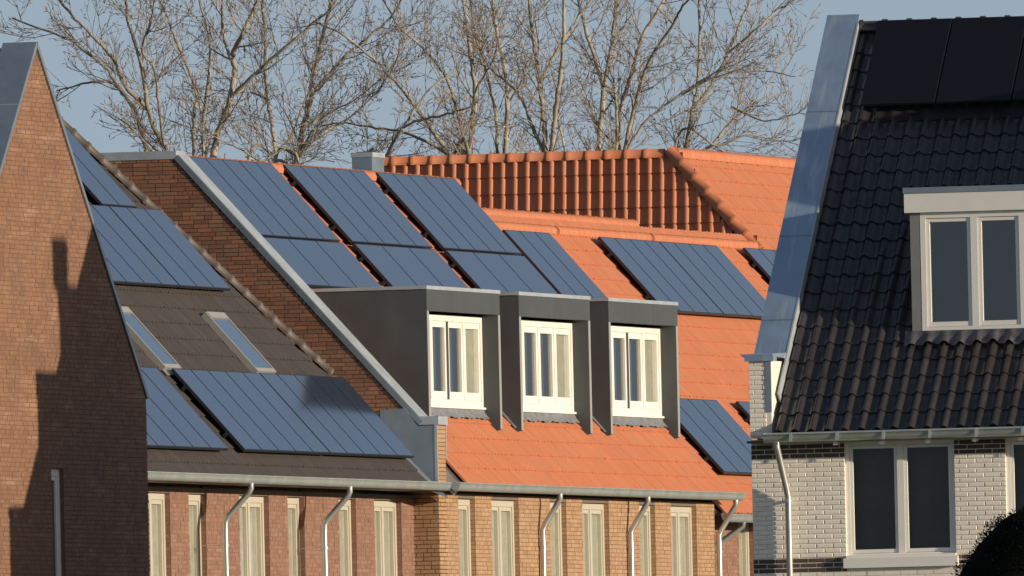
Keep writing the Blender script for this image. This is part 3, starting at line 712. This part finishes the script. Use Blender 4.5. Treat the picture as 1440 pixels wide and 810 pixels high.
part(tl, 'roof_tiles', 'dark_tile', lh, kind='stuff')

# ================================================================== the white brick house on the right
YR = -39.51; RW = Wm('Y', YR)
rh = thing('white_brick_house', 'white brick house with glossy black tiled roof and cream dormer', 'house', (20, YR, 0))
X0, X1 = 17.83, 32.0
EAV = np.array([18.15, -39.71, 7.20])
dR = np.array([0, -math.sqrt(.5), -math.sqrt(.5)]); nR = np.array([0, -math.sqrt(.5), math.sqrt(.5)])
YRI = -34.44; ZRI = EAV[2]+(YRI-EAV[1])
wops = [(19.045, 20.476, 5.57, 7.045), (21.143, 22.57, 5.57, 7.045), (24.2, 25.6, 5.57, 7.045)]
mb = MB(); x = X0
for (a, b, z0, z1) in wops:
    RW.box(mb, x, a, -.30, -.0095, 0, 7.10); RW.box(mb, a, b, -.30, -.0095, 0, z0); RW.box(mb, a, b, -.30, -.0095, z1, 7.10); x = b
RW.box(mb, x, X1, -.30, -.0095, 0, 7.10)
rwall = part(mb, 'wall', 'mortar_white', rh)
body = MB(); body.prism([(YR+.31, 0), (-29.2, 0), (-29.2, 7.1), (YRI, ZRI-.16), (YR+.31, 7.3)], 0, X0+.01, X1); part(body, 'house_body', 'plain_wall', rh)
def wiv(z):
    out = []; x = X0
    for (a, b, z0, z1) in wops:
        if z0-.15 < z < z1+.02: out.append((x, a)); x = b
    out.append((x, X1)); return out
wb = bricks(wiv, 4.86, 7.08, 333, L=.205, H=.048, J=.0125, half=True)
isband = lambda z: 5.42 < z+.025 < 5.585 or z+.025 > 6.875
near = [q for q in wb if q[0] < 21.6 and q[2] > 5.2 and q[1]-q[0] > .03]; near.sort(key=lambda q: (q[0] > 21.2, -q[2])); near = near[:285]; ns = set(near); far = [q for q in wb if q not in ns]
wm_ = ub.mesh('brick', 'brick_white'); bm_ = ub.mesh('brick', 'brick_band')
def bevel_brick(m):
    mb = MB(); e = .007; L = 1.0; ex = .035
    mb.v = [(0, .014, 0), (L, .014, 0), (L, .014, .05), (0, .014, .05), (0, .005, 0), (L, .005, 0), (L, .005, .05), (0, .005, .05), (ex, 0, e), (L-ex, 0, e), (L-ex, 0, .05-e), (ex, 0, .05-e)]
    mb.f = [(8, 9, 10, 11), (4, 5, 9, 8), (5, 6, 10, 9), (6, 7, 11, 10), (7, 4, 8, 11), (0, 1, 5, 4), (1, 2, 6, 5), (2, 3, 7, 6), (3, 0, 4, 7)]; mb.sm = [False]*9
    return mb.mesh('brick', m)
wm_ = bevel_brick('brick_white'); bm_ = bevel_brick('brick_band')
brick_objs(near, None, rwall, YR, matsel=lambda z: bm_ if isband(z) else wm_)
part(bricks_mesh(RW, [q for q in far if not isband(q[2])], -.012, 0, seed=6), 'brickwork', 'brick_white', rh, kind='stuff')
part(bricks_mesh(RW, [q for q in far if isband(q[2])], -.012, 0, seed=6), 'band_brickwork', 'brick_band', rh, kind='stuff')
for k, (a, b, z0, z1) in enumerate(wops):
    window(rh, RW, a+.002, b-.002, z0+.002, z1-.002, -.05, (0, .5, 1), fm='white_frame', fw=.05, sash=.036, glass='glass_dark', roomd=1.6, curtain=())
    s_ = MB(); RW.box(s_, a-.03, b+.03, -.05, .06, z0-.13, z0-.004); RW.box(s_, a-.0, b+.0, -.05, .035, z0-.004, z0+.03); part(s_, 'window_sill', 'white_frame', rh)
# roof: tiles
TWR, THR = .2155, .3165
dk = MB(); dk.hexa([tuple(EAV+nR*-.10+np.array([x, 0, 0])-dR*l+dR*.0+nR*o) for o in (0, .06) for (x, l) in ((.05, .02), (X1-18.15, .02), (X1-18.15, 7.44), (.05, 7.44))]); part(dk, 'roof_boarding', 'dark_post', rh)
tv, ta, tb = tile_geo((0, 0, 0), np.array([1., 0, 0]), dR, nR, TWR*1.01, THR, PROF_R, lift=.022)
tmb = MB(); tmb.add(tv, ta, True); tmb.f += tb; tmb.sm += [False]*len(tb); tme = tmb.mesh('roof_tile', 'dark_tile')
rows = 24; cols = int((X1-18.2)/TWR)
slopeP = lambda x, l, o=0.0: np.array([x, EAV[1], EAV[2]])-dR*l+nR*o           # l metres up from the eave
tvis = []; tfar = []
for j in range(rows):
    for i in range(cols):
        x = 18.19+i*TWR; l = (j+1)*THR
        if l > 7.46: continue
        p = slopeP(x, l)
        if 19.78 < x < 23.0 and -38.45 < p[1] < -36.9: continue               # inside the dormer
        seen = x < 21.55-.2*(j/rows*5) and not (18.5 < x < 21.0 and p[1] > -35.5)
        (tvis if seen else tfar).append((x, l))
if len(tvis) > 300: tfar += tvis[300:]; tvis = tvis[:300]
rt_ = [o for o in rh.children if o.name.startswith('roof_boarding')][0]
for (x, l) in tvis: put(tme, 'roof_tile', slopeP(x+rnd.uniform(-.002, .002), l+rnd.uniform(-.005, .005), -.045+rnd.uniform(-.004, .004)), rt_)
mbt = MB()
for (x, l) in tfar:
    V, a, b = tile_geo(slopeP(x, l, -.045), np.array([1., 0, 0]), dR, nR, TWR*1.01, THR, PROF_LO); mbt.add(V, a, True); n = len(V)
    mbt.f.extend([tuple(q+len(mbt.v)-n for q in f) for f in b]); mbt.sm.extend([False]*len(b))
part(mbt, 'roof_tiles', 'dark_tile', rh, kind='stuff')
x = 18.16; i = 0
while x < X1:
    e = MB(); half_tube(e, (x+.33, YRI, ZRI-.015), (x-.01, YRI, ZRI-.015), (0, -.1, 1), .10, seg=8, flare=1.2)
    if i < 16: part(e, 'ridge_tile', 'dark_tile', rh)
    x += .325; i += 1
bs = MB(); bs.add([(X0, YRI, ZRI-.03), (X1, YRI, ZRI-.03), (X1, -29.1, 7.1), (X0, -29.1, 7.1)], [(0, 1, 2, 3)]); part(bs, 'back_slope', 'dark_tile', rh)
# coping along the verge: main run, kinked foot, cap over the brick pier
ct = hit(1192, 20, slopeP(18, 0, .12), nR); cl_top = math.hypot(ct[1]-EAV[1], ct[2]-EAV[2]); cl_bot = 1.30
cp = MB()
def cs2(mb, x0, x1, l0, l1, o0, o1):
    mb.hexa([tuple(slopeP(x, l, o)) for o in (o0, o1) for (x, l) in ((x0, l0), (x1, l0), (x1, l1), (x0, l1))])
cs2(cp, 17.745, 18.175, cl_bot, 7.42, .02, .13)
cp.prism([(YRI-.30, ZRI-.16), (YRI-.02, ZRI+.175), (YRI+.02, ZRI+.175), (YRI+5.3, ZRI-5.1), (YRI+5.2, ZRI-5.2)], 0, 17.746, 18.174)
cpo = part(cp, 'coping', 'zinc_bright', rh)
for l in (1.9, 3.45, 5.75):
    j = MB(); cs2(j, 17.742, 18.178, l, l+.014, .13, .137); part(j, 'coping_seam', 'zinc', cpo)
gi = MB(); cs2(gi, 18.165, 18.185, .55, 7.40, -.02, .135); part(gi, 'coping_edge', 'zinc_pale', cpo)
ft = MB(); q0, q1 = slopeP(17.745, cl_bot, .13), slopeP(17.745, cl_bot, .02)
ft.prism([(q0[1], q0[2]), (q1[1], q1[2]), (YR-.11, 8.168), (YR-.125, 8.168), (YR-.125, 8.19)], 0, 17.75, 18.165); part(ft, 'coping_foot', 'zinc_bright', cpo)
PW = Wm('Y', YR-.10)
pr = MB(); pr.box(X0+.02, 18.13, YR-.092, YR+.9, 7.12, 8.10); part(pr, 'pier', 'mortar_white', rh)
pb = bricks(lambda z: [(X0+.015, 18.06)], 7.14, 8.10, 9, half=True)
pro = [o for o in rh.children if o.name.startswith('pier')][0]
brick_objs(pb, wm_, pro, YR-.10)
zc = MB(); zc.box(X0-.03, 18.18, YR-.14, YR+.05, 8.10, 8.165); part(zc, 'pier_cap', 'zinc_bright', rh)
pe = MB(); pe.box(18.062, 18.135, YR-.106, YR-.09, 7.45, 8.10); part(pe, 'pier_flashing', 'zinc', rh)
# gutter, brackets, downpipe
gm = MB(); gutter(gm, (18.07, -39.80, 7.15), (X1, -39.80, 7.15), (0, -1, 0), r=.07); part(gm, 'gutter', 'gutter_zinc', rh)
x = 18.42; i = 0
while x < 24:
    b = MB(); b.box(x, x+.035, -39.885, -39.872, 7.06, 7.175); part(b, 'gutter_bracket', 'gutter_zinc', rh)
    b = MB(); b.box(x+.54, x+.59, -39.75, -39.60, 7.005, 7.045); part(b, 'rafter_hook', 'white_frame', rh)
    x += .604
ea = MB(); ea.box(X0, X1, -39.74, YR-.002, 7.055, 7.085); part(ea, 'eave_board', 'dark_post', rh)
pp = onY(1092, 622, -39.80)
d = MB(); d.tube([(pp[0], -39.80, 7.08), (pp[0], -39.80, 7.0), (pp[0]+.01, -39.77, 6.93), (pp[0]+.075, -39.62, 6.45), (pp[0]+.085, -39.595, 6.36), (pp[0]+.085, -39.595, .05)], .042, n=12)
dp = part(d, 'downpipe', 'pipe_zinc', rh)
for z in (6.30, 5.1): c = MB(); c.tube([(pp[0]+.085, -39.595, z), (pp[0]+.085, -39.595, z+.04)], .05, n=12); c.box(pp[0]+.07, pp[0]+.10, -39.55, -39.505, z, z+.03); part(c, 'pipe_collar', 'pipe_zinc', dp)
# ---- dormers: (x0, x1, top)
def cream_dormer(x0, x1, zb, zt, fh, panes, real=True):
    yd = -38.525; dw = Wm('Y', yd)
    yb = EAV[1]+(zt-EAV[2]); f = MB(); f.box(x0-.01, x1+.01, yd-.065, yb+.2, zt-.07, zt); dm = part(f, 'dormer', 'zinc', rh)
    for q in (x0+.06, x1-.18):
        b = MB(); b.prism([(yd, zb), (yd, zt-fh), (yd+.02, zt-.072), (yb+.15, zt-.072), (yd+.05, zb-.18)], 0, q, q+.12); part(b, 'cheek', 'grey_cheek', dm)
    f = MB(); dw.box(f, x0, x1, -.14, .05, zt-fh, zt-.07); part(f, 'fascia', 'white_frame', dm)
    f = MB(); f.box(x0+.18, x1-.18, yd+.03, yb+.2, zt-fh-.02, zt-.07); part(f, 'ceiling', 'room', dm)
    window(rh, dw, x0+.19, x1-.19, zb+.005, zt-fh-.005, 0, panes, fm='white_frame', fw=.07, sash=.045, glass='glass_double', roomd=1.1, name='dormer_window')
    # lead apron dressed over the tiles
    ld = MB(); n = int((x1-x0+.2)/TWR*9); k = 3
    for i in range(n+1):
        x = x0-.03+(x1-x0+.1)*i/n; fx = ((x-18.19)/TWR) % 1.0
        hz = np.interp(fx, [p[0] for p in PROF_R], [p[1] for p in PROF_R]); l = (yd-.02-EAV[1])*math.sqrt(2)
        edge = .15+.02*math.sin(x*9)+.015*math.sin(x*31)
        ld.v += [(x, yd-.012, zb+.03), tuple(slopeP(x, l-.03, hz*.6+.01)), tuple(slopeP(x, l-edge, hz+.012))]
    ld.v = [tuple(map(float, q)) for q in ld.v]
    ld.f = [(3*i+j, 3*i+3+j, 3*i+4+j, 3*i+1+j) for i in range(n) for j in (0, 1)]; ld.sm = [True]*len(ld.f); part(ld, 'lead_apron', 'lead_dark', dm)
    return dm
cream_dormer(19.68, 23.1, 8.42, 10.275, .32, (0, .218, .436, .654, 1))
cream_dormer(24.9, 29.0, 8.42, 12.26, .40, (0, .5, 1))
ck = thing('brick_chimney', 'brick chimney stack on the taller dormer of the white house', 'chimney', (25.25, -38.2, 12.2))
b = MB(); b.box(24.95, 25.6, -38.80, -38.2, 12.26, 12.80); part(b, 'stack', 'brick_gable', ck)
b = MB(); b.box(24.9, 25.65, -38.84, -38.16, 12.80, 12.87); part(b, 'cap', 'mortar', ck)
# black panels near the ridge
pa = thing('solar_array', 'row of black solar panels just below the ridge of the black roof', 'solar panels', tuple(slopeP(18.44, 7.3)))
for i in range(5):
    x = 18.44+i*1.0; b = MB(); cs2(b, x+.006, x+.982, 5.87, 7.43, .10, .14); p_ = part(b, 'solar_panel', 'pv_frame', pa)
    b = MB(); cs2(b, x+.016, x+.972, 5.88, 7.42, .1401, .1425); part(b, 'glass', 'pv_black', p_)
for l in (6.2, 7.05):
    b = MB(); cs2(b, 18.46, 23.4, l, l+.05, .0, .098); part(b, 'mounting_rail', 'pv_frame', pa)

# ================================================================== dark evergreen in front of the white house
ev = thing('evergreen_tree', 'dense dark rounded evergreen treetop in front of the white house', 'tree', (0, 0, 0))
c0 = CAM+ray(1470, 850)*(250/1.0); c0 = np.array(c0); ev.location = (c0[0], c0[1], 0)
rgen = np.random.default_rng(5)
n = 70000; u = rgen.normal(size=(n, 3)); u /= np.linalg.norm(u, axis=1)[:, None]
rad = rgen.uniform(.35, 1, n)**.4
lump = 1+.025*np.sin(u[:, 0]*9+1)*np.sin(u[:, 1]*8)+.02*np.sin(u[:, 2]*13+u[:, 0]*5)+rgen.normal(0, .012, n)
c1 = np.array([c0[0], c0[1], c0[2]-.25]); Q = c1+u*(rad*lump)[:, None]*np.array([.98, .98, 1.25])
lv = MB(); V = []; Fs = []
ax = rgen.normal(size=(n, 3)); ax /= np.linalg.norm(ax, axis=1)[:, None]; ay = np.cross(ax, u); ay /= np.linalg.norm(ay, axis=1)[:, None]+1e-9
sz = rgen.uniform(.009, .016, n)
for i in range(n):
    a, b = ax[i]*sz[i]*1.6, ay[i]*sz[i]*.6; V += [Q[i]-a, Q[i]+b, Q[i]+a, Q[i]-b]; Fs.append((4*i, 4*i+1, 4*i+2, 4*i+3))
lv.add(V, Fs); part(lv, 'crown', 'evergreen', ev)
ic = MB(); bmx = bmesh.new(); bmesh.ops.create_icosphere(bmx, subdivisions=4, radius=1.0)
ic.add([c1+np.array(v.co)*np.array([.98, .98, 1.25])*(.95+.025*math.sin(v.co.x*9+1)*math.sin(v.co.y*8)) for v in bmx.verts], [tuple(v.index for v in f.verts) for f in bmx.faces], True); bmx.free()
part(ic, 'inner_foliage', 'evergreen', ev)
tk = MB(); tk.tube([(c0[0], c0[1], 0), (c0[0], c0[1], 2.5), (c0[0], c0[1], c0[2])], [.16, .12, .05], n=8); part(tk, 'trunk', 'evergreen_wood', ev)

# ================================================================== the bare trees behind
TREES = [
 ('bare tree rising behind the brown hip, limbs sweeping left over the gable', 62, [(11, [(208, 222), (195, 170), (187, 150), (160, 112), (143, 90), (90, 53), (17, 27)]), (8, [(187, 150), (160, 118), (130, 115), (80, 128)])]),
 ('bare tree with forked trunk beside the flat top of the brick gable', 58, [(12, [(232, 222), (230, 205), (217, 180), (208, 150), (200, 97), (190, 60), (180, 27), (177, -10)]), (9, [(206, 150), (177, 123), (157, 80), (123, 43), (90, 7)]), (7, [(230, 203), (223, 143), (217, 97), (200, 70), (213, 27), (220, -5)])]),
 ('slender bare double trunk directly above the parapet coping top', 66, [(9, [(273, 224), (273, 160), (277, 133), (263, 93), (243, 47), (230, 12)]), (9, [(287, 224), (285, 180), (290, 133), (295, 93), (293, 47), (280, -4)])]),
 ('bare tree with leaning trunk above the first blue array', 56, [(15, [(299, 226), (307, 187), (323, 143), (330, 100), (328, 77), (343, 43), (357, 13), (362, -8)]), (8, [(326, 135), (367, 97), (413, 57), (440, 33), (470, 5)]), (7, [(325, 85), (320, 70), (313, 40), (312, -6)]), (5, [(240, 170), (293, 190), (333, 207), (366, 226)][::-1])]),
 ('thin straight bare tree over the gap between two blue arrays', 64, [(9, [(389, 232), (383, 180), (377, 143), (373, 100), (373, 43), (368, 13), (370, -8)]), (6, [(388, 215), (410, 190), (425, 150), (437, 120)]), (5, [(378, 140), (352, 130), (350, 140), (365, 110)])]),
 ('bare tree with thick trunk and right-leaning limbs above the second blue array', 60, [(13, [(416, 236), (427, 180), (437, 140), (443, 100), (450, 67), (460, 27), (467, -6)]), (8, [(443, 127), (467, 100), (480, 84), (520, 50), (556, 15)]), (7, [(414, 232), (443, 193), (480, 173), (530, 130), (560, 80)]), (6, [(420, 215), (455, 165), (500, 140), (540, 108)])]),
 ('bare spreading tree whose low limbs arch over the metal chimney', 54, [(10, [(640, 232), (633, 220), (597, 167), (563, 123), (530, 87), (480, 47), (440, 30)]), (8, [(634, 222), (620, 211), (580, 190), (530, 180), (480, 173), (440, 180)]), (9, [(540, 226), (556, 196), (577, 173), (630, 160), (664, 150)]), (6, [(560, 190), (600, 130), (640, 100)])]),
 ('bare tree with pale upright trunk behind left end of the tiled hip ridge', 60, [(12, [(659, 228), (665, 167), (668, 127), (663, 83), (657, 40), (650, -6)]), (8, [(657, 222), (647, 173), (633, 123), (617, 93), (590, 63), (563, 40), (537, -4)]), (5, [(667, 130), (690, 90), (700, 60)])]),
 ('bare tree with two close trunks behind the tiled hip ridge', 67, [(11, [(710, 226), (713, 167), (713, 117), (707, 83), (698, 43), (693, -6)]), (8, [(700, 226), (697, 160), (687, 113), (677, 80), (667, 33), (660, -4)]), (5, [(712, 150), (735, 110), (742, 70)])]),
 ('bare tree fanning out into several pale stems above the tiled hip face', 57, [(11, [(769, 226), (765, 173), (760, 127), (753, 77), (747, 33), (743, -6)]), (11, [(774, 224), (783, 143), (790, 90), (792, 50), (793, -6)]), (9, [(768, 222), (747, 173), (727, 130), (687, 93), (667, 50)]), (6, [(761, 112), (780, 77), (807, 33), (833, -3)]), (7, [(799, 226), (787, 177), (778, 150)])]),
 ('bare tree with dark trunk forking high behind the tiled hip face', 63, [(13, [(839, 224), (845, 173), (848, 120), (837, 83), (823, 40), (813, -6)]), (8, [(849, 122), (858, 77), (863, 33), (867, -6)]), (5, [(846, 165), (862, 140), (880, 110)])]),
 ('bare tree of long right-leaning stems behind the hip tile corner', 58, [(8, [(867, 224), (867, 150), (862, 113), (850, 80)]), (10, [(870, 222), (873, 157), (890, 97), (903, 53), (927, 10), (935, -8)]), (9, [(876, 220), (897, 133), (913, 87), (947, 33), (960, 8)]), (7, [(877, 216), (910, 170), (960, 130), (1010, 100)])]),
 ('bare tree with open rounded crown beside the pale zinc coping', 60, [(9, [(962, 224), (973, 160), (980, 127), (983, 67), (983, -6)]), (8, [(973, 157), (1000, 120), (1023, 77), (1043, 27), (1057, -5)]), (7, [(985, 224), (1027, 173), (1070, 140), (1112, 128)]), (5, [(960, 132), (1010, 107), (1077, 100), (1118, 108)]), (5, [(1022, 77), (1065, 40), (1095, 12), (1112, 0)]), (5, [(1010, 205), (1050, 190), (1090, 195), (1110, 185)]), (4, [(1030, 150), (1075, 170), (1115, 160)])]),
]
def spline(pts, n):
    P = [np.array(p, float) for p in pts]; P = [2*P[0]-P[1]]+P+[2*P[-1]-P[-2]]; out = []
    for i in range(1, len(P)-2):
        for k in range(n):
            t = k/n; a, b, c, d = P[i-1:i+3]
            out.append(.5*((2*b)+(-a+c)*t+(2*a-5*b+4*c-d)*t*t+(-a+3*b-3*c+d)*t**3))
    out.append(P[-2]); return out
tr_ = random.Random(21)
def rv(s=1.0): return np.array([tr_.gauss(0, s), tr_.gauss(0, s), tr_.gauss(0, s)])
def grow(mb, tw, p, d, L, r, level):
    """a branch: wanders, bends upward, forks into finer ones"""
    n = max(3, int(L/.16)); pts = [p]; dd = d/np.linalg.norm(d); st = L/n
    for i in range(n):
        dd = dd+rv(.085)+np.array([0, 0, .075 if level < 3 else .06]); dd /= np.linalg.norm(dd); pts.append(pts[-1]+dd*st)
    rr = [max(.0036, r*(1-.75*i/n)) for i in range(n+1)]
    (mb if level < 2 else tw).tube(pts, rr, n=5 if level < 2 else 3, caps=False)
    if level >= 3:
        # buds: small spindles at the tip and along the shoot
        for q in ([-1] if tr_.random() < .75 else [])+[k for k in range(1, n) if tr_.random() < .30]:
            b = pts[q]; bd = dd+rv(.45); bd /= np.linalg.norm(bd); tw.tube([b, b+bd*.035, b+bd*.075], [.004, .0095, .002], n=3, caps=False)
        return
    step = .165 if level == 1 else .12
    k = L*.22
    while k < L*.97:
        i = min(n-1, int(k/L*n)); b = pts[i]; ax = pts[i+1]-pts[i]; ax /= np.linalg.norm(ax)
        sd = rv(); sd -= ax*(sd@ax); sd /= np.linalg.norm(sd); an = tr_.uniform(.4, .95)
        cl = (L-k)*tr_.uniform(.35, .8)+.12
        cl = min(cl, 1.1 if level == 1 else .5)
        grow(mb, tw, b, ax*math.cos(an)+sd*math.sin(an), cl, max(.0055, rr[i]*.55), level+1)
        k += step*tr_.uniform(.6, 1.7)
for (lab, dist, limbs) in TREES:
    Yt = dist; root = onY(limbs[0][1][0][0], limbs[0][1][0][1], Yt)
    t_ = thing('bare_tree', lab, 'tree', (root[0], Yt, 0), 'bare trees behind the roofs')
    tb_, tw_ = MB(), MB()
    for li, (wpx, pts) in enumerate(limbs):
        yo = 0 if li == 0 else tr_.uniform(-1.0, 1.0); k = len(pts); P3 = []
        for i, (x, y) in enumerate(pts):
            f = i/(k-1); P3.append(onY(x, y, Yt+yo*f+(tr_.uniform(-.25, .25) if 0 < i else 0)))
        if pts[-1][1] < 20:                                     # goes on above the picture
            d = P3[-1]-P3[-2]; d = d/np.linalg.norm(d); P3 += [P3[-1]+(d+rv(.12)+np.array([0, 0, .25]))*1.1, P3[-1]+(d+rv(.15)+np.array([0, 0, .45]))*2.1]
        if pts[0][1] > 200:                                     # down to the ground
            d = P3[0]-P3[1]; d = d/np.linalg.norm(d); b = P3[0]+d*.8; P3 = [np.array([root[0]+(b[0]-root[0])*.4, Yt, 0]), np.array([root[0]+(b[0]-root[0])*.5, Yt, b[2]*.5]), b]+P3
        C = spline(P3, 7); n = len(C); r0 = wpx*.80/2/88.0
        C = [c+rv(.007) for c in C]
        st0 = 14 if pts[0][1] > 200 else 0
        rr = [r0*(1.6-.6*min(1, i/max(1, st0)) if i < st0 else 1-.72*((i-st0)/(n-st0))) for i in range(n)]
        tb_.tube(C, rr, n=7, caps=False)
        acc = 0
        for i in range(max(st0, 2), n-1):
            sgm = C[i+1]-C[i]; l = np.linalg.norm(sgm); acc += l
            while acc > .27:
                acc -= .27*tr_.uniform(.7, 1.5); ax = sgm/l
                if C[i][2] < 10.3: continue
                sd = rv(); sd -= ax*(sd@ax); sd /= np.linalg.norm(sd); an = tr_.uniform(.45, 1.1)
                grow(tb_, tw_, C[i]+sgm*tr_.random(), ax*math.cos(an)+sd*math.sin(an)+np.array([0, 0, .1]), tr_.uniform(.5, 1.7), min(.018, max(.009, rr[i]*.36)), 1)
    part(tb_, 'trunk', 'bark', t_); part(tw_, 'twigs', 'twig', t_, kind='stuff')
